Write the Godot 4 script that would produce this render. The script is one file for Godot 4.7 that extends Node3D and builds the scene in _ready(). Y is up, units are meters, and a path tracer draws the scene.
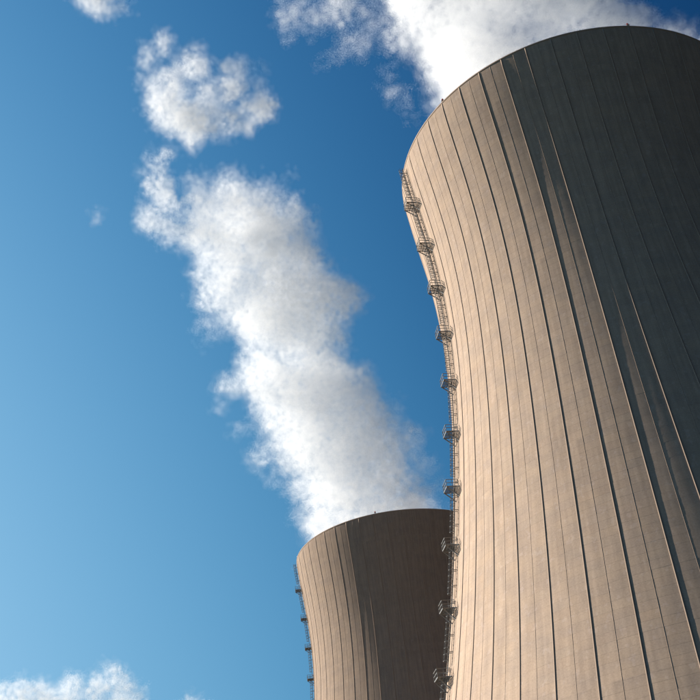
extends Node3D
# Two concrete cooling towers under a clear sky, each with its plume of steam.

const TOP := 140.0
const FOOT := 9.0
const BAYS := 48
const NEAR_TOWER := Vector3(47.504, 0, -152.783)
const FAR_TOWER := Vector3(7.15, 0, -329.408)
const LADDER_STOPS := [130.2, 120.5, 110.9, 101.2, 91.6, 82.0, 72.4, 62.9, 53.4, 43.8, 34.2, 24.6, 15.0]

# steam: balls [x, y, z, radius, thickness] in metres
const FAR_PLUME := [
	[-8.8, 135.2, -332.9, 18.3, 1], [0.1, 130.8, -324.6, 17.8, 1], [8.9, 132.3, -329.3, 18.1, 1], [-8.4, 142.9, -326.5, 18.4, 1], [0.5, 143.4, -329, 18.5, 1],
	[9.4, 142.5, -331.8, 18.6, 1], [-8.7, 153, -329.5, 19.1, 1], [0.6, 155.5, -335.3, 19.4, 1], [10, 154.2, -335.4, 19.4, 1], [-10.9, 158.8, -329, 19.6, 1],
	[-1.3, 158.8, -329.7, 19.6, 1], [8.2, 156.5, -325, 19.3, 1], [-13.9, 171.9, -335.7, 20, 1], [-4.3, 165.4, -328.7, 19.5, 1], [5.2, 164.7, -329.5, 19.5, 1],
	[-16.5, 175, -328.1, 19.8, 1], [-6.7, 174.2, -326.4, 19.7, 1], [2.8, 173.9, -329.1, 19.8, 1], [-19, 184.2, -328.6, 19.5, 1], [-9.4, 185.3, -329.5, 19.6, 1],
	[-0.1, 181.5, -327.9, 19.4, 1], [-21.4, 196.4, -332.6, 19.7, 0.95], [-11.9, 190.8, -328.7, 19.3, 0.95], [-2.2, 191.2, -327.2, 19.3, 0.95], [-24.9, 204.5, -333.2, 19.5, 0.95],
	[-15, 196.5, -323.4, 18.9, 0.95], [-5.7, 199.1, -326.4, 19.1, 0.95], [-28, 207.5, -324.4, 17, 0.95], [-20.2, 210.9, -331.7, 17.4, 0.95], [-11.5, 211.6, -330, 17.3, 0.95],
	[-31, 222.2, -331.9, 16.8, 0.95], [-22.8, 225, -334.1, 16.9, 0.95], [-14.8, 222.1, -334.4, 16.9, 0.95], [-31.7, 232.6, -332.1, 17.3, 0.95], [-22.8, 227.7, -325.6, 17, 0.95],
	[-14.9, 231.1, -333, 17.3, 0.95], [-31.9, 237.3, -327.2, 18.7, 0.95], [-23, 241.4, -332.3, 19, 0.95], [-13.8, 242.1, -334.4, 19.1, 0.95], [-34.5, 252.1, -333.2, 20.8, 0.95],
	[-23.9, 247, -327.2, 20.4, 0.95], [-14.2, 245.7, -329.4, 20.5, 0.95], [-37.9, 261.1, -328.8, 21.2, 0.9], [-27.8, 260.1, -330, 21.2, 0.9], [-17.7, 258.2, -332.2, 21.3, 0.9],
	[-42.4, 271.5, -329.5, 20.6, 0.9], [-31.8, 265.7, -324.4, 20.2, 0.9], [-22.5, 272.2, -333, 20.8, 0.9], [-47.2, 280.9, -326.7, 19.8, 0.85], [-38.3, 280.1, -332.3, 20, 0.85],
	[-28.4, 282.7, -332.9, 20.1, 0.85], [-52.1, 290.7, -331.5, 20.9, 0.8], [-42.2, 293.5, -334.2, 21.1, 0.8], [-31.1, 280.7, -324.3, 20.3, 0.8], [-51.5, 301.2, -331.3, 24.9, 0.7],
	[-41.5, 299.4, -333.9, 25, 0.7], [-31.1, 301.6, -336.4, 25.2, 0.7], [-48, 310.7, -334.8, 22.4, 0.625], [-38.5, 305.1, -332.9, 22.2, 0.625], [-29, 301.6, -330.4, 22, 0.625],
	[-71.7, 298.5, -328.6, 14, 0.65], [-75.4, 301.4, -326.8, 9.7, 0.7], [-69.2, 309.2, -327.4, 9.4, 0.75], [-72, 322.6, -330.8, 9.6, 0.8], [-72.5, 331.5, -328.8, 9.7, 0.85],
	[-69.1, 334.5, -327.6, 7.9, 0.7], [-77.3, 330.3, -331.1, 7.9, 0.7], [-80, 301.8, -328.3, 5.4, 0.65], [-19.3, 300.5, -330.1, 11.9, 0.575], [-13.8, 286.3, -327.5, 11.7, 0.6],
	[-35.9, 307.6, -330.5, 11, 0.6], [0, 241.7, -328.7, 9, 0.7], [-4.9, 231.1, -329.4, 11.9, 0.65], [-0.9, 215.9, -331.6, 8.8, 0.55], [13.6, 196.3, -328.1, 8, 0.675],
	[7.5, 190.5, -327.3, 10.2, 0.675], [16.4, 182.2, -329.5, 10.1, 0.675], [20.6, 171.9, -330.2, 10, 0.675], [22.6, 161.3, -326.7, 8.9, 0.675], [9.6, 179.5, -330.3, 10.3, 0.8],
	[-45.7, 211.1, -327.3, 8.6, 0.625], [-49.3, 204.5, -329.8, 6.7, 0.575], [-43.1, 197.4, -330.1, 8.5, 0.6], [-35.8, 184, -330.2, 9.3, 0.625], [-33.7, 174.4, -331.5, 7.3, 0.6],
	[-52, 244.1, -330.8, 10.1, 0.55], [-54.4, 256.7, -330.9, 9.2, 0.55], [-58.2, 270.5, -331.5, 8.4, 0.55], [-56.6, 234.3, -329.2, 7, 0.5], [-59.5, 288.8, -329.8, 12.9, 1],
	[-68.3, 296.8, -332.4, 11.2, 1], [-76.4, 302.5, -331.1, 8.9, 0.95], [-68.8, 307.4, -327.3, 8.9, 1], [-73, 321.9, -331.1, 8.7, 1.05], [-73.1, 331.4, -329.9, 6.8, 1.05],
	[-79.9, 299.4, -328.1, 5.1, 0.9], [-25.6, 304.2, -331.8, 11.3, 0.85], [-17.7, 293.4, -329.9, 10.2, 0.85], [-2.2, 245.7, -327, 13, 1], [-7.7, 233.8, -332.7, 11.2, 0.95],
	[-0.4, 239.9, -331.4, 7.8, 0.9], [-15, 268.9, -325.4, 16, 0.9], [9.9, 196, -328.7, 6.1, 0.8], [15, 193.2, -330.3, 5.7, 0.72]]
const LOOSE_PUFF := [
	[-70.4, 374.8, -334.6, 16.1, 0.8], [-59.3, 364.6, -336.2, 13.7, 0.8], [-64.9, 387.2, -331.4, 15.1, 0.692], [-76.7, 392.9, -331.5, 12.9, 0.65], [-80.3, 413.4, -336.4, 9.7, 0.62],
	[-70.1, 416.2, -334.3, 10.9, 0.572], [-56.2, 405.5, -336.6, 14.4, 0.56], [-51.6, 385.4, -335.1, 14, 0.62], [-44.7, 368.2, -332.7, 13.7, 0.692], [-37.3, 380.2, -332.8, 15, 0.632],
	[-34.1, 363.6, -336.4, 12.5, 0.77], [-26.1, 363, -335.3, 10.2, 0.8], [-31, 374.6, -334.8, 11.5, 0.68], [-39.5, 393.5, -335.1, 11.8, 0.59], [-27.8, 386.2, -333.6, 9.3, 0.59],
	[-56.8, 348.4, -333.2, 7.8, 0.53], [-47.9, 355.2, -335.3, 10.1, 0.59]]
const HIGH_PUFF := [
	[-103.1, 460.6, -334.8, 14.6, 0.87], [-94.2, 454.8, -336.6, 10.9, 0.66], [-112.8, 471.2, -335.3, 14.8, 0.84], [-98, 444.3, -332.7, 8.3, 0.63]]
const FAINT_WISP := [
	[-97, 302.9, -324.4, 6.5, 0.42], [-93.7, 303.9, -324.3, 4.3, 0.42]]
const NEAR_PLUME := [
	[34.5, 144.7, -150.8, 15.3, 1], [49, 144.3, -151.5, 15.8, 1], [61.1, 138, -147, 15.3, 1], [79, 143.3, -157.1, 15.4, 1], [35.6, 157.6, -155.9, 14.9, 1],
	[46.7, 146.3, -145.6, 15.2, 1], [62.7, 151, -152.8, 15.7, 1], [71.7, 139.5, -144.1, 15.1, 1], [36.7, 167.6, -159, 15.8, 1], [47.2, 154.7, -148.3, 13.4, 1],
	[62.1, 157.7, -153.3, 15.4, 1], [75.4, 156.3, -153.2, 14.6, 1], [32.9, 163.5, -146.3, 14.7, 1], [49.3, 175.2, -158.6, 14.6, 1], [60.5, 167.3, -152.6, 14, 1],
	[74.7, 167.5, -157, 15.4, 1], [31.5, 179.9, -154.8, 12.2, 1], [41.1, 170.5, -148.7, 11.3, 1], [53.9, 175.1, -154.1, 11.7, 1], [63.3, 169.1, -149.2, 11.1, 1],
	[30.1, 194, -159.1, 12.6, 1], [38.3, 179.6, -146.6, 11.1, 1], [48.4, 177.9, -147.2, 11, 1], [59.5, 179.1, -150.7, 10.5, 1], [26.8, 199.7, -156.2, 10.9, 1],
	[36.2, 193, -151.1, 10.2, 1], [48, 199.3, -156.2, 10.8, 1], [57.2, 193.6, -154.3, 11.8, 1], [24.6, 211.8, -158.1, 11.5, 1], [35.3, 211.2, -157.8, 11.8, 1],
	[45, 205.8, -156.6, 11, 1], [55.2, 203.7, -156.4, 11.1, 1], [21.6, 210.8, -148.5, 12.4, 1], [34.2, 219.5, -156, 12.9, 1], [43.3, 206.8, -149.1, 10.9, 1],
	[58, 220.3, -158.5, 11.9, 1], [19.8, 239, -157.9, 12.5, 1], [31.9, 237.2, -157.9, 12.5, 1], [40.4, 216.4, -147.2, 12.8, 1], [52.1, 217.8, -149, 11.9, 1],
	[15.3, 254.6, -159, 14.3, 1], [25.7, 231.2, -147, 13.6, 1], [39.9, 245.1, -156.3, 13.9, 1], [52, 241.9, -155.9, 14.1, 1], [16.9, 165.6, -152.2, 5.9, 0.515],
	[18.9, 162.9, -154.2, 4.3, 0.54], [16.5, 170.6, -149.9, 5.4, 0.54], [18.6, 187.8, -153.8, 7.4, 0.69], [15.2, 189.8, -152.2, 7.4, 0.69], [13, 182.1, -152.4, 5, 0.64],
	[9.4, 184.7, -154, 5.1, 0.64], [6.4, 180.9, -151.6, 4.5, 0.64], [3.6, 178.3, -150.7, 3.9, 0.64], [1.9, 177.9, -152.5, 2.5, 0.64], [9.1, 192.5, -154.8, 4.6, 0.54],
	[10.7, 194.1, -150.9, 5.7, 0.59], [-3.7, 196.4, -151.9, 5.2, 0.69], [-5.4, 191.1, -152.8, 4.3, 0.665], [-4.1, 186.1, -152.2, 3.4, 0.69], [-1.1, 189.8, -153.8, 4, 0.59],
	[2.1, 193.5, -153.7, 4.6, 0.615], [5, 195.1, -152.7, 4.6, 0.59], [1, 203.3, -155.1, 5.4, 0.615], [6.8, 201.1, -152.2, 6.4, 0.59], [-5.7, 205.1, -154.1, 4.2, 0.59],
	[-0.7, 210.1, -154.6, 7.2, 0.64]]
const LOW_CLOUD := [
	[-531.8, 481.9, -1497.6, 37.2, 1], [-496.6, 486.6, -1499.5, 34.5, 1], [-461.1, 488.5, -1501.6, 37.4, 1], [-424, 485.9, -1498.9, 34.4, 1], [-399.5, 499.9, -1498.1, 23.1, 0.9],
	[-410.3, 513.2, -1499, 15.9, 0.7], [-390.5, 478.8, -1498.5, 31.5, 0.9], [-366.4, 467.8, -1500.6, 22.8, 0.6], [-561, 477.6, -1499.5, 34.4, 1], [-472.8, 447, -1499.2, 56.6, 1],
	[-402.5, 436.7, -1503.8, 56.5, 1], [-543.4, 441.6, -1498.4, 50.8, 1], [-439.4, 502.6, -1500, 14.4, 0.6], [-381.1, 498.1, -1499.9, 14.4, 0.5]]
const SMALL_CLOUD := [
	[-294, 462.2, -1549.2, 20.5, 0.9], [-312.2, 457.8, -1551.2, 17.5, 0.8], [-276.9, 454.7, -1550.8, 17.5, 0.8]]

var M := {}

func _ready() -> void:
	camera_sky_sun()
	make_materials()
	make_ground()
	cooling_tower("cooling_tower", NEAR_TOWER, 163.26, 169.4, 3, "large brown concrete cooling tower with a caged ladder and many platforms on its sunlit side")
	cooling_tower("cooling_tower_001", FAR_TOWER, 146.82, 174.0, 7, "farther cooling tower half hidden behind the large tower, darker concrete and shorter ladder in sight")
	make_steam()


func camera_sky_sun() -> void:
	var cam := Camera3D.new()
	cam.name = "camera"
	cam.transform = Transform3D(Basis(Vector3(0.992082, -0.104188, -0.070134), Vector3(0.125594, 0.822991, 0.553996), Vector3(0, -0.558417, 0.829560)), Vector3(0, 1.7, 0))
	cam.fov = 36.715
	cam.near = 0.1
	cam.far = 20000
	cam.current = true
	add_child(cam)
	var env := Environment.new()
	env.background_mode = Environment.BG_SKY
	env.tonemap_mode = Environment.TONE_MAPPER_LINEAR
	env.tonemap_exposure = 2.15
	env.sdfgi_enabled = true
	env.ssao_enabled = true
	env.ssil_enabled = true
	var sky := Sky.new()
	var pano := PanoramaSkyMaterial.new()
	pano.panorama = sky_picture(sun_direction())
	sky.sky_material = pano
	env.sky = sky
	var we := WorldEnvironment.new()
	we.name = "world"
	we.environment = env
	add_child(we)
	var sun := DirectionalLight3D.new()
	sun.name = "sun"
	sun.light_energy = 1.6
	sun.light_color = Color(1.0, 0.97, 0.925)
	sun.light_angular_distance = 0.5
	sun.shadow_enabled = true
	sun.directional_shadow_max_distance = 900
	sun.transform = Transform3D(Basis.looking_at(-sun_direction()), Vector3.ZERO)
	add_child(sun)


func sun_direction() -> Vector3:
	var a := deg_to_rad(201.0)
	var e := deg_to_rad(32.0)
	return Vector3(cos(a) * cos(e), sin(e), sin(a) * cos(e))


# Clear air: deeper blue with height and away from the sun.
func sky_picture(sun: Vector3) -> ImageTexture:
	var w := 512
	var h := 256
	var im := Image.create(w, h, false, Image.FORMAT_RGBF)
	for j in h:
		var el := (0.5 - (j + 0.5) / h) * PI
		var y := sin(maxf(el, 0.0))
		for i in w:
			var az := ((i + 0.5) / w) * TAU
			# column 0 looks along -z and the columns turn towards +x
			var dir := Vector3(sin(az) * cos(el), sin(el), -cos(az) * cos(el))
			var g := dir.dot(sun)
			g = -0.15 + log(1.0 + exp((g + 0.15) * 8.0)) / 8.0  # evens out on the side away from the sun
			var c := Color(exp(-7.897 + 4.023 * (1.0 - y) + 5.835 * g), exp(-5.072 + 3.041 * (1.0 - y) + 4.265 * g), exp(-3.383 + 2.248 * (1.0 - y) + 3.388 * g))
			im.set_pixel(i, j, Color(c.r / (1.0 + c.r / 0.8), c.g / (1.0 + c.g / 1.05), c.b / (1.0 + c.b / 1.4)) * 0.465)
	return ImageTexture.create_from_image(im)


# ---------------------------------------------------------------- materials

func paint(lin: Color, rough := 0.9) -> StandardMaterial3D:
	var m := StandardMaterial3D.new()
	m.albedo_color = lin.linear_to_srgb()
	m.roughness = rough
	m.metallic_specular = 0.2
	return m


func make_materials() -> void:
	# concrete: mottled pours, drip streaks and small patches, 33 m to a tile
	var coarse := FastNoiseLite.new(); coarse.seed = 11; coarse.frequency = 0.012; coarse.fractal_octaves = 5
	var streak := FastNoiseLite.new(); streak.seed = 12; streak.frequency = 0.05; streak.fractal_octaves = 3
	var fine := FastNoiseLite.new(); fine.seed = 13; fine.frequency = 0.16; fine.fractal_octaves = 3
	var n := 768
	var im := Image.create(n, n, false, Image.FORMAT_RGB8)
	for j in n:
		for i in n:
			# blend over the edge so that the tile repeats without a seam
			var a := minf(i, n - 1 - i) / float(n)
			var c := lerpf(coarse.get_noise_2d(0, j * 1.0), coarse.get_noise_2d(i, j), smoothstep(0.0, 0.08, a))
			var s := streak.get_noise_2d(i, j * 0.06)
			var f := fine.get_noise_2d(i, j)
			var v := 0.92 + 0.045 * c + 0.065 * s + 0.05 * f
			var patch := smoothstep(0.33, 0.45, coarse.get_noise_2d(i * 3.0 + 900.0, j * 2.0))
			v += 0.04 * patch
			var warm := 0.02 * c - 0.02 * patch
			im.set_pixel(i, j, Color(clampf(v + warm * 0.4, 0, 1), clampf(v, 0, 1), clampf(v - warm, 0, 1)))
	var tex := ImageTexture.create_from_image(im)
	var con := StandardMaterial3D.new()
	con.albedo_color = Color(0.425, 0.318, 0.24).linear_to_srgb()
	con.albedo_texture = tex
	con.vertex_color_use_as_albedo = true
	con.roughness = 0.85
	con.metallic_specular = 0.12
	M.concrete = con
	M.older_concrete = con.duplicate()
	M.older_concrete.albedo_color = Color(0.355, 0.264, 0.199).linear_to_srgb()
	M.rib = paint(Color(0.33, 0.246, 0.186), 0.9)
	M.steel = paint(Color(0.20, 0.20, 0.195), 0.6)
	M.steel.metallic = 0.3
	M.grating = paint(Color(0.13, 0.13, 0.125), 0.7)
	M.lens = paint(Color(0.35, 0.03, 0.02), 0.2)
	var gn := FastNoiseLite.new(); gn.seed = 4; gn.frequency = 0.02
	var gt := NoiseTexture2D.new(); gt.noise = gn; gt.width = 512; gt.height = 512; gt.seamless = true
	var ramp := Gradient.new()
	ramp.set_color(0, Color(0.018, 0.024, 0.012).linear_to_srgb()); ramp.set_color(1, Color(0.034, 0.036, 0.02).linear_to_srgb())
	gt.color_ramp = ramp
	var gm := StandardMaterial3D.new()
	gm.albedo_texture = gt
	gm.uv1_triplanar = true
	gm.uv1_world_triplanar = true
	gm.uv1_scale = Vector3.ONE * 0.03
	gm.roughness = 1.0
	M.ground = gm
	var st := StandardMaterial3D.new()
	st.albedo_color = Color(0.995, 0.995, 0.995).linear_to_srgb()
	st.roughness = 1.0
	st.specular_mode = BaseMaterial3D.SPECULAR_DISABLED
	st.backlight_enabled = true
	st.backlight = Color(1, 1, 1)
	st.cull_mode = BaseMaterial3D.CULL_DISABLED
	M.steam = st


# ---------------------------------------------------------------- helpers

func meta(o: Node, label: String, category: String, group := "", kind := "") -> void:
	if label: o.set_meta("label", label)
	if category: o.set_meta("category", category)
	if group: o.set_meta("group", group)
	if kind: o.set_meta("kind", kind)


func put(called: String, mesh: Mesh, m: Material, parent: Node) -> MeshInstance3D:
	var o := MeshInstance3D.new()
	o.name = called
	o.mesh = mesh
	o.material_override = m
	parent.add_child(o, true)
	return o


func radius(y: float) -> float:
	var yy := maxf(y, 30.0)
	var t := (yy - 100.0) / 40.0
	var r := 31.2271 + t * (-1.8701 + t * (5.0539 + t * (1.3951 + t * (-0.9024 + t * (-1.06 + t * -0.264)))))
	return r if y >= 30.0 else r + (30.0 - y) * 0.277


func slope(y: float) -> float:
	return (radius(minf(y + 0.2, TOP)) - radius(y - 0.2)) / (minf(y + 0.2, TOP) - y + 0.2)


func quad(st: SurfaceTool, a: Vector3, b: Vector3, c: Vector3, d: Vector3) -> void:
	for v in [a, b, c, a, c, d]:
		st.add_vertex(v)


# a straight bar of a rectangular section between two points
func bar(st: SurfaceTool, p: Vector3, q: Vector3, w: float, h := -1.0) -> void:
	var hh := w if h < 0.0 else h
	var t := (q - p).normalized()
	var side := t.cross(Vector3.UP if absf(t.y) < 0.95 else Vector3.RIGHT).normalized() * w * 0.5
	var up := side.cross(t).normalized() * hh * 0.5
	var o := [side + up, side - up, -side - up, -side + up]
	for i in 4:
		var k := (i + 1) % 4
		quad(st, p + o[i], q + o[i], q + o[k], p + o[k])
	quad(st, p + o[3], p + o[2], p + o[1], p + o[0])
	quad(st, q + o[0], q + o[1], q + o[2], q + o[3])


func begin() -> SurfaceTool:
	var st := SurfaceTool.new()
	st.begin(Mesh.PRIMITIVE_TRIANGLES)
	return st


func done(st: SurfaceTool) -> ArrayMesh:
	st.generate_normals()
	return st.commit()


# ---------------------------------------------------------------- ground

func make_ground() -> void:
	var pm := PlaneMesh.new()
	pm.size = Vector2(12000, 12000)
	var g := put("ground", pm, M.ground, self)
	meta(g, "flat dark heath ground around the cooling towers", "ground", "", "structure")


# ---------------------------------------------------------------- cooling tower

# The shell: cast in lifts, two panels to a bay; every panel sits a little askew and has its own tone.
func shell_mesh(seed_: int) -> ArrayMesh:
	var rng := RandomNumberGenerator.new()
	rng.seed = seed_
	var lift := 1.19
	var lifts := int((TOP - FOOT) / lift)
	lift = (TOP - FOOT) / lifts
	var panels := BAYS * 2
	var cols := 3
	var vs := PackedVector3Array()
	var ns := PackedVector3Array()
	var cs := PackedColorArray()
	var us := PackedVector2Array()
	var ix := PackedInt32Array()
	for l in lifts:
		var y0 := FOOT + l * lift
		var y1 := y0 + lift
		var lift_tone := rng.randf_range(0.975, 1.02)
		var lift_out := rng.randf_range(-0.002, 0.002)
		for p in panels:
			var tone := lift_tone * rng.randf_range(0.982, 1.018)
			if rng.randf() < 0.03: tone *= rng.randf_range(1.03, 1.09)
			var warm := rng.randf_range(-0.012, 0.012)
			var col := Color(tone + warm, tone, tone - warm)
			var skew := rng.randf_range(-0.003, 0.003)
			var lean := rng.randf_range(-0.004, 0.004)
			var out := lift_out + rng.randf_range(-0.0015, 0.0015)
			var base := vs.size()
			# foot of the lift: a fine joint, its soffit, then the face
			for e in [[y0, -0.005, 0.0, 0], [y0 + 0.016, -0.005, 0.02, 0], [y0 + 0.016, -0.005, 0.02, 1], [y0 + 0.016, 0.0, 0.02, 1], [y0 + 0.016, 0.0, 0.02, 0], [y1, 0.0, 1.0, 0], [y1, 0.0, 1.0, 2], [y1, -0.009, 1.0, 2]]:
				var y: float = e[0]
				var dr := slope(clampf(y, FOOT + 0.3, TOP - 0.3))
				for c in cols + 1:
					var f := c / float(cols)
					var th := TAU * (p + f) / panels
					var r: float = radius(y) + out + e[1] + skew * (f - 0.5) * 2.0 + lean * (e[2] - 0.5) * 1.2
					vs.append(Vector3(r * cos(th), y, -r * sin(th)))
					var n := Vector3(cos(th), -dr - lean, -sin(th)) - Vector3(-sin(th), 0, -cos(th)) * skew
					ns.append(n.normalized() if e[3] == 0 else Vector3.DOWN if e[3] == 1 else Vector3.UP)
					cs.append(col)
					us.append(Vector2((p + f) / 16.0, y / 33.0))
			for e in [0, 2, 4, 6]:
				for c in cols:
					var i0: int = base + e * (cols + 1) + c
					var i1: int = i0 + cols + 1
					ix.append_array([i0, i1, i1 + 1, i0, i1 + 1, i0 + 1])
	var arr := []
	arr.resize(Mesh.ARRAY_MAX)
	arr[Mesh.ARRAY_VERTEX] = vs
	arr[Mesh.ARRAY_NORMAL] = ns
	arr[Mesh.ARRAY_COLOR] = cs
	arr[Mesh.ARRAY_TEX_UV] = us
	arr[Mesh.ARRAY_INDEX] = ix
	var am := ArrayMesh.new()
	am.add_surface_from_arrays(Mesh.PRIMITIVE_TRIANGLES, arr)
	return am


# a ring of a rectangular section (inner face, top, bottom and outer face), radius given by the section's corners
func lathe(section: Array, steps := 192) -> ArrayMesh:
	var st := begin()
	for i in steps:
		var a := TAU * i / steps
		var b := TAU * (i + 1) / steps
		for k in section.size() - 1:
			var p: Vector2 = section[k]
			var q: Vector2 = section[k + 1]
			quad(st, Vector3(p.x * cos(a), p.y, -p.x * sin(a)), Vector3(q.x * cos(a), q.y, -q.x * sin(a)), Vector3(q.x * cos(b), q.y, -q.x * sin(b)), Vector3(p.x * cos(b), p.y, -p.x * sin(b)))
	return done(st)


# a wind rib: a trapezoid swept up the profile at angle 0
func rib_mesh(wide: float, narrow: float, high: float, from: float, to: float) -> ArrayMesh:
	var st := begin()
	var n := 90
	var old := []
	for i in n + 1:
		var y := lerpf(from, to, i / float(n))
		var r := radius(y)
		var now := [Vector3(r - 0.06, y, wide * 0.5), Vector3(r + high, y, narrow * 0.5), Vector3(r + high, y, -narrow * 0.5), Vector3(r - 0.06, y, -wide * 0.5)]
		if i > 0:
			for k in 3:
				quad(st, old[k], old[k + 1], now[k + 1], now[k])
		else:
			quad(st, now[3], now[2], now[1], now[0])
		if i == n: quad(st, now[0], now[1], now[2], now[3])
		old = now
	st.set_smooth_group(-1)
	return done(st)


func spot(th: float, y: float, out: float, along := 0.0) -> Vector3:
	var r := radius(y) + out
	return Vector3(r * cos(th), y, r * sin(th)) + Vector3(sin(th), 0, -cos(th)) * along


func cooling_tower(called: String, where: Vector3, first_rib: float, ladder_at: float, seed_: int, label: String) -> void:
	var t := Node3D.new()
	t.name = called
	t.position = where
	add_child(t)
	meta(t, label, "cooling tower", "cooling towers")
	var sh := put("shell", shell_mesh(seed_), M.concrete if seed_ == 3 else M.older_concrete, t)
	sh.rotation.y = -deg_to_rad(first_rib)
	var inner := []
	for i in 41:
		var y := lerpf(TOP, FOOT, i / 40.0)
		inner.append(Vector2(radius(y) - (0.25 if y > 30.0 else 0.25 + (30.0 - y) * 0.03), y))
	put("inner_face", lathe(inner, 96), M.rib, t)
	put("rim", lathe([Vector2(radius(TOP) - 0.9, TOP + 0.12), Vector2(radius(TOP) - 0.9, TOP - 0.25), Vector2(radius(TOP) + 0.02, TOP - 0.25), Vector2(radius(TOP) + 0.05, TOP - 0.2), Vector2(radius(TOP) + 0.05, TOP + 0.06), Vector2(radius(TOP) + 0.0, TOP + 0.12), Vector2(radius(TOP) - 0.9, TOP + 0.12)], 384), M.rib, t)
	put("foot_ring", lathe([Vector2(radius(FOOT) - 0.9, FOOT + 0.4), Vector2(radius(FOOT) - 0.9, FOOT - 0.8), Vector2(radius(FOOT) + 0.2, FOOT - 0.8), Vector2(radius(FOOT) + 0.2, FOOT + 0.4)], 96), M.rib, t)
	var rib := rib_mesh(0.22, 0.13, 0.088, FOOT, TOP - 0.3)
	var seam := rib_mesh(0.08, 0.04, 0.022, FOOT, TOP - 0.3)
	for k in BAYS:
		put("rib", rib, M.rib, t).rotation.y = -deg_to_rad(first_rib - k * 7.5)
		put("seam_ridge", seam, M.rib, t).rotation.y = -deg_to_rad(first_rib - (k + 0.5) * 7.5)
	var col := begin()
	bar(col, Vector3(radius(FOOT), FOOT - 0.7, 0), Vector3(radius(FOOT) + 2.6, 0, 2.6), 0.8)
	var colm := done(col)
	var col2 := begin()
	bar(col2, Vector3(radius(FOOT), FOOT - 0.7, 0), Vector3(radius(FOOT) + 2.6, 0, -2.6), 0.8)
	var colm2 := done(col2)
	for k in 48:
		put("support_column", colm if k % 2 == 0 else colm2, M.rib, t).rotation.y = TAU * (k / 2) / 24.0
	ladder(t, deg_to_rad(ladder_at))
	for a in ([140.5, 80.3] if seed_ == 3 else [169.0, 100.0]):
		lamp(t, deg_to_rad(a))


func lamp(t: Node3D, th: float) -> void:
	var st := begin()
	var p := spot(th, TOP, -0.3) + Vector3(0, 0.12, 0)
	bar(st, p, p + Vector3(0, 0.35, 0), 0.16)
	bar(st, p + Vector3(0, 0.35, 0), p + Vector3(0, 0.45, 0), 0.5)
	var o := put("obstruction_lamp", done(st), M.steel, t)
	var cm := CylinderMesh.new()
	cm.top_radius = 0.15; cm.bottom_radius = 0.22; cm.height = 0.4; cm.radial_segments = 12
	put("lens", cm, M.lens, o).position = p + Vector3(0, 0.65, 0)


# caged ladder in flights, a grating platform on brackets between them
func ladder(t: Node3D, th: float) -> void:
	var top := TOP - 0.6
	for s in LADDER_STOPS.size() + 1:
		var y1: float = top if s == 0 else LADDER_STOPS[s - 1]
		var y0: float = LADDER_STOPS[s] if s < LADDER_STOPS.size() else 1.0
		if s > 0:
			platform(t, th, y1)
		var root := Node3D.new()
		root.name = "caged_ladder"
		t.add_child(root, true)
		var n := 4
		for side in [-1.0, 1.0]:
			var st := begin()
			for i in n:
				bar(st, spot(th, lerpf(y0, y1, i / float(n)), 0.5, side * 0.28), spot(th, lerpf(y0, y1, (i + 1) / float(n)), 0.5, side * 0.28), 0.09)
			put("stringer", done(st), M.steel, root)
		var rungs := begin()
		for i in int((y1 - y0) / 0.3):
			var y := y0 + 0.15 + i * 0.3
			bar(rungs, spot(th, y, 0.5, -0.28), spot(th, y, 0.5, 0.28), 0.04)
		meta(put("rungs", done(rungs), M.steel, root), "", "", "", "stuff")
		var anchors := begin()
		for i in 4:
			var y := lerpf(y0, y1, (i + 0.5) / 4.0)
			for side in [-1.0, 1.0]:
				bar(anchors, spot(th, y, -0.05, side * 0.28), spot(th, y, 0.5, side * 0.28), 0.08)
		meta(put("anchors", done(anchors), M.steel, root), "", "", "", "stuff")
		var cage := begin()
		var m := int((y1 - y0 - 2.4) / 0.9)
		for i in m + 1:
			var y := y0 + 2.4 + i * 0.9
			if y > y1: break
			var old := Vector3.ZERO
			for k in 9:
				var a := lerpf(-PI * 0.5, PI * 0.5, k / 8.0)
				var q := spot(th, y, 0.5 + 0.72 * cos(a), 0.42 * sin(a))
				if k > 0: bar(cage, old, q, 0.05, 0.08)
				old = q
		for k in 5:
			var a := lerpf(-PI * 0.42, PI * 0.42, k / 4.0)
			for i in n:
				bar(cage, spot(th, lerpf(y0 + 2.4, y1, i / float(n)), 0.5 + 0.72 * cos(a), 0.42 * sin(a)), spot(th, lerpf(y0 + 2.4, y1, (i + 1) / float(n)), 0.5 + 0.72 * cos(a), 0.42 * sin(a)), 0.05)
		meta(put("cage", done(cage), M.steel, root), "", "", "", "stuff")


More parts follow.
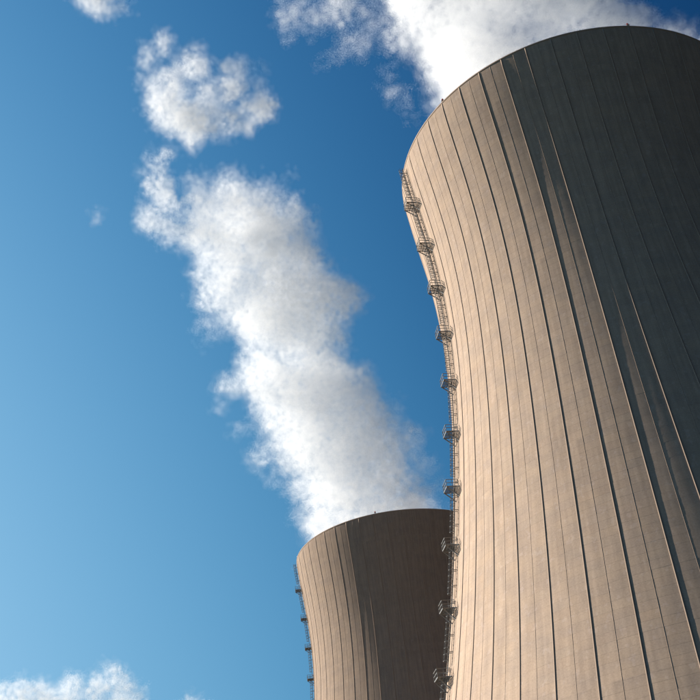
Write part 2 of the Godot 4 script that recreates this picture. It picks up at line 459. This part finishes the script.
func platform(t: Node3D, th: float, y: float) -> void:
	var root := Node3D.new()
	root.name = "platform"
	t.add_child(root, true)
	var r := radius(y)
	var o := Vector3(cos(th), 0, sin(th))
	var a := Vector3(sin(th), 0, -cos(th))
	var at := func(out: float, along: float, up: float) -> Vector3: return o * (r + out) + a * along + Vector3(0, y + up, 0)
	var deep := 2.0
	var half := 1.15
	# deck: frame and bearing bars, open between
	var st := begin()
	for i in 11:
		var k := lerpf(-half, half, i / 10.0)
		bar(st, at.call(0.1, k, 0), at.call(deep, k, 0), 0.05, 0.06)
	for i in 5:
		var k := lerpf(0.1, deep, i / 4.0)
		bar(st, at.call(k, -half, -0.02), at.call(k, half, -0.02), 0.05, 0.05)
	meta(put("deck", done(st), M.grating, root), "", "", "", "stuff")
	st = begin()
	for e in [[0.0, -half, deep, -half], [0.0, half, deep, half], [deep, -half, deep, half]]:
		bar(st, at.call(e[0], e[1], -0.05), at.call(e[2], e[3], -0.05), 0.08, 0.16)
	put("deck_frame", done(st), M.steel, root)
	for side in [-half + 0.1, half - 0.1]:
		st = begin()
		bar(st, at.call(deep - 0.1, side, -0.12), at.call(radius(y - 1.7) - r - 0.05, side, -1.7), 0.13)
		put("bracket", done(st), M.steel, root)
	for p in [[0.15, -half], [deep * 0.55, -half], [deep, -half], [deep, 0.0], [deep, half], [deep * 0.55, half], [0.15, half]]:
		st = begin()
		bar(st, at.call(p[0], p[1], 0.0), at.call(p[0], p[1], 1.12), 0.08)
		put("railing_post", done(st), M.steel, root)
	for h in [0.58, 1.12]:
		st = begin()
		for e in [[0.15, -half, deep, -half], [0.15, half, deep, half], [deep, -half, deep, half]]:
			bar(st, at.call(e[0], e[1], h), at.call(e[2], e[3], h), 0.075)
		put("railing", done(st), M.steel, root)


# ---------------------------------------------------------------- steam and clouds

# one wisp: a small ball of tiny flakes that stand for drifting droplets, thinner outwards
func wisp_mesh(count: int, reach: float, size: float, seed_: int) -> ArrayMesh:
	var rng := RandomNumberGenerator.new()
	rng.seed = seed_
	var st := begin()
	for i in count:
		var p := Vector3(rng.randfn(), rng.randfn(), rng.randfn()).normalized() * (reach * pow(rng.randf(), 0.5))
		var b := Basis(Quaternion(Vector3(rng.randfn(), rng.randfn(), rng.randfn()).normalized(), rng.randf() * TAU)) * (size * 0.5 * rng.randf_range(0.8, 1.2))
		for v in [Vector3(-1, -0.7, 0), Vector3(0, 1.1, 0), Vector3(1, -0.7, 0)]:
			st.add_vertex(p + b * v)
	return done(st)


# Fills the balls with wisps: billows eaten into by noise, thin and torn at the edges.
func steam(called: String, balls: Array, cell: float, wisp: ArrayMesh, veil: ArrayMesh, per_cell: float, scale_: float, seed_: int, label: String, category: String, group := "") -> void:
	var rng := RandomNumberGenerator.new()
	rng.seed = seed_
	var big := FastNoiseLite.new(); big.seed = seed_; big.noise_type = FastNoiseLite.TYPE_SIMPLEX_SMOOTH; big.frequency = 1.0 / scale_; big.fractal_octaves = 5; big.fractal_gain = 0.6
	var warp := FastNoiseLite.new(); warp.seed = seed_ + 1; warp.noise_type = FastNoiseLite.TYPE_SIMPLEX_SMOOTH; warp.frequency = 0.6 / scale_; warp.fractal_octaves = 3
	var curl := FastNoiseLite.new(); curl.seed = seed_ + 2; curl.noise_type = FastNoiseLite.TYPE_SIMPLEX_SMOOTH; curl.frequency = 3.2 / scale_; curl.fractal_octaves = 2
	var macro := FastNoiseLite.new(); macro.seed = seed_ + 4; macro.noise_type = FastNoiseLite.TYPE_SIMPLEX_SMOOTH; macro.frequency = 0.5 / scale_; macro.fractal_octaves = 2
	var lobes := FastNoiseLite.new(); lobes.seed = seed_ + 3; lobes.noise_type = FastNoiseLite.TYPE_SIMPLEX_SMOOTH; lobes.frequency = 1.1 / scale_; lobes.fractal_type = FastNoiseLite.FRACTAL_RIDGED; lobes.fractal_octaves = 4; lobes.fractal_gain = 0.55
	var lo := Vector3.INF
	var hi := -Vector3.INF
	for b in balls:
		var c := Vector3(b[0], b[1], b[2])
		lo = lo.min(c - Vector3.ONE * b[3])
		hi = hi.max(c + Vector3.ONE * b[3])
	var nx := int((hi.x - lo.x) / cell) + 2
	var ny := int((hi.y - lo.y) / cell) + 2
	var nz := int((hi.z - lo.z) / cell) + 2
	var grid := PackedFloat32Array()
	grid.resize(nx * ny * nz)
	for b in balls:
		var c := (Vector3(b[0], b[1], b[2]) - lo) / cell
		var r: float = b[3] / cell
		var w: float = b[4]
		for iz in range(maxi(0, int(c.z - r)), mini(nz, int(c.z + r) + 2)):
			for iy in range(maxi(0, int(c.y - r)), mini(ny, int(c.y + r) + 2)):
				var d2 := (iy + 0.5 - c.y) ** 2 + (iz + 0.5 - c.z) ** 2
				var at := (iz * ny + iy) * nx
				for ix in range(maxi(0, int(c.x - r)), mini(nx, int(c.x + r) + 2)):
					var k := 1.0 - (d2 + (ix + 0.5 - c.x) ** 2) / (r * r)
					if k > 0.0:
						k *= w
						if k > grid[at + ix]: grid[at + ix] = k
	var found: Array[Transform3D] = []
	var loose: Array[Transform3D] = []
	for iz in nz:
		for iy in ny:
			for ix in nx:
				var k := grid[(iz * ny + iy) * nx + ix]
				if k <= 0.0: continue
				var n := int(per_cell + rng.randf())
				for q in n:
					var p := lo + Vector3(ix + rng.randf_range(-0.2, 1.2), iy + rng.randf_range(-0.2, 1.2), iz + rng.randf_range(-0.2, 1.2)) * cell
					var u := p + Vector3(warp.get_noise_3dv(p), warp.get_noise_3dv(p + Vector3(91, 7, 3)), warp.get_noise_3dv(p + Vector3(5, 77, 51))) * scale_ * 0.55
					u += Vector3(curl.get_noise_3dv(p), curl.get_noise_3dv(p + Vector3(31, 17, 9)), curl.get_noise_3dv(p + Vector3(15, 47, 71))) * scale_ * 0.16
					var v := k * 1.75 + big.get_noise_3dv(u) * 1.1 - lobes.get_noise_3dv(u) * 0.42 + macro.get_noise_3dv(p) * 0.38 - 0.42
					var share := pow(clampf(v * 1.3, 0.0, 1.0), 1.35)
					if share > 0.62:
						if rng.randf() < share: found.append(tumbled(rng, p))
					elif share > 0.0:
						for m in int(share * 2.3 + rng.randf()):
							loose.append(tumbled(rng, p + Vector3(rng.randf_range(-1, 1), rng.randf_range(-1, 1), rng.randf_range(-1, 1)) * cell * 0.8))
	var root := Node3D.new()
	root.name = called
	add_child(root)
	meta(root, label, category, group, "stuff")
	scatter("billows", root, wisp, found)
	scatter("veil", root, veil, loose)
	print(called, " ", found.size(), " ", loose.size())


func tumbled(rng: RandomNumberGenerator, p: Vector3) -> Transform3D:
	return Transform3D(Basis(Quaternion(Vector3(rng.randfn(), rng.randfn(), rng.randfn()).normalized(), rng.randf() * TAU)) * rng.randf_range(0.75, 1.25), p)


func scatter(called: String, parent: Node3D, mesh: ArrayMesh, places: Array[Transform3D]) -> void:
	if places.is_empty(): return
	var mm := MultiMesh.new()
	mm.transform_format = MultiMesh.TRANSFORM_3D
	mm.mesh = mesh
	mm.instance_count = places.size()
	for i in places.size():
		mm.set_instance_transform(i, places[i])
	var o := MultiMeshInstance3D.new()
	o.name = called
	o.multimesh = mm
	o.material_override = M.steam
	parent.add_child(o, true)
	o.set_meta("kind", "stuff")


func make_steam() -> void:
	var w_far := wisp_mesh(225, 1.25, 0.055, 1)
	var v_far := wisp_mesh(96, 1.55, 0.055, 4)
	var w_near := wisp_mesh(360, 0.95, 0.034, 2)
	var v_near := wisp_mesh(140, 1.2, 0.034, 5)
	var w_sky := wisp_mesh(170, 4.2, 0.26, 3)
	var v_sky := wisp_mesh(75, 5.8, 0.26, 6)
	steam("steam_plume", NEAR_PLUME, 1.15, w_near, v_near, 1.35, 20.0, 21, "dense white steam pouring from the mouth of the large near tower", "steam")
	steam("steam_plume_001", FAR_PLUME, 1.5, w_far, v_far, 1.35, 25.0, 22, "long leaning column of white steam rising from the farther tower", "steam")
	steam("steam_puff", LOOSE_PUFF, 1.4, w_far, v_far, 1.6, 22.0, 23, "torn loose puff of steam drifting above the leaning steam column", "steam")
	steam("steam_puff_001", HIGH_PUFF, 1.4, w_far, v_far, 1.6, 22.0, 24, "small scrap of steam that has drifted farthest, beyond the torn loose puff", "steam")
	steam("steam_puff_002", FAINT_WISP, 1.4, w_far, v_far, 1.6, 16.0, 25, "faint tiny wisp of steam alone in open sky beside the leaning column", "steam")
	steam("cloud", LOW_CLOUD, 5.5, w_sky, v_sky, 1.5, 70.0, 26, "low white cumulus cloud in the distance below the steam", "cloud")
	steam("cloud_001", SMALL_CLOUD, 5.5, w_sky, v_sky, 1.5, 50.0, 27, "tiny crest of a distant cloud beside the low cumulus", "cloud")
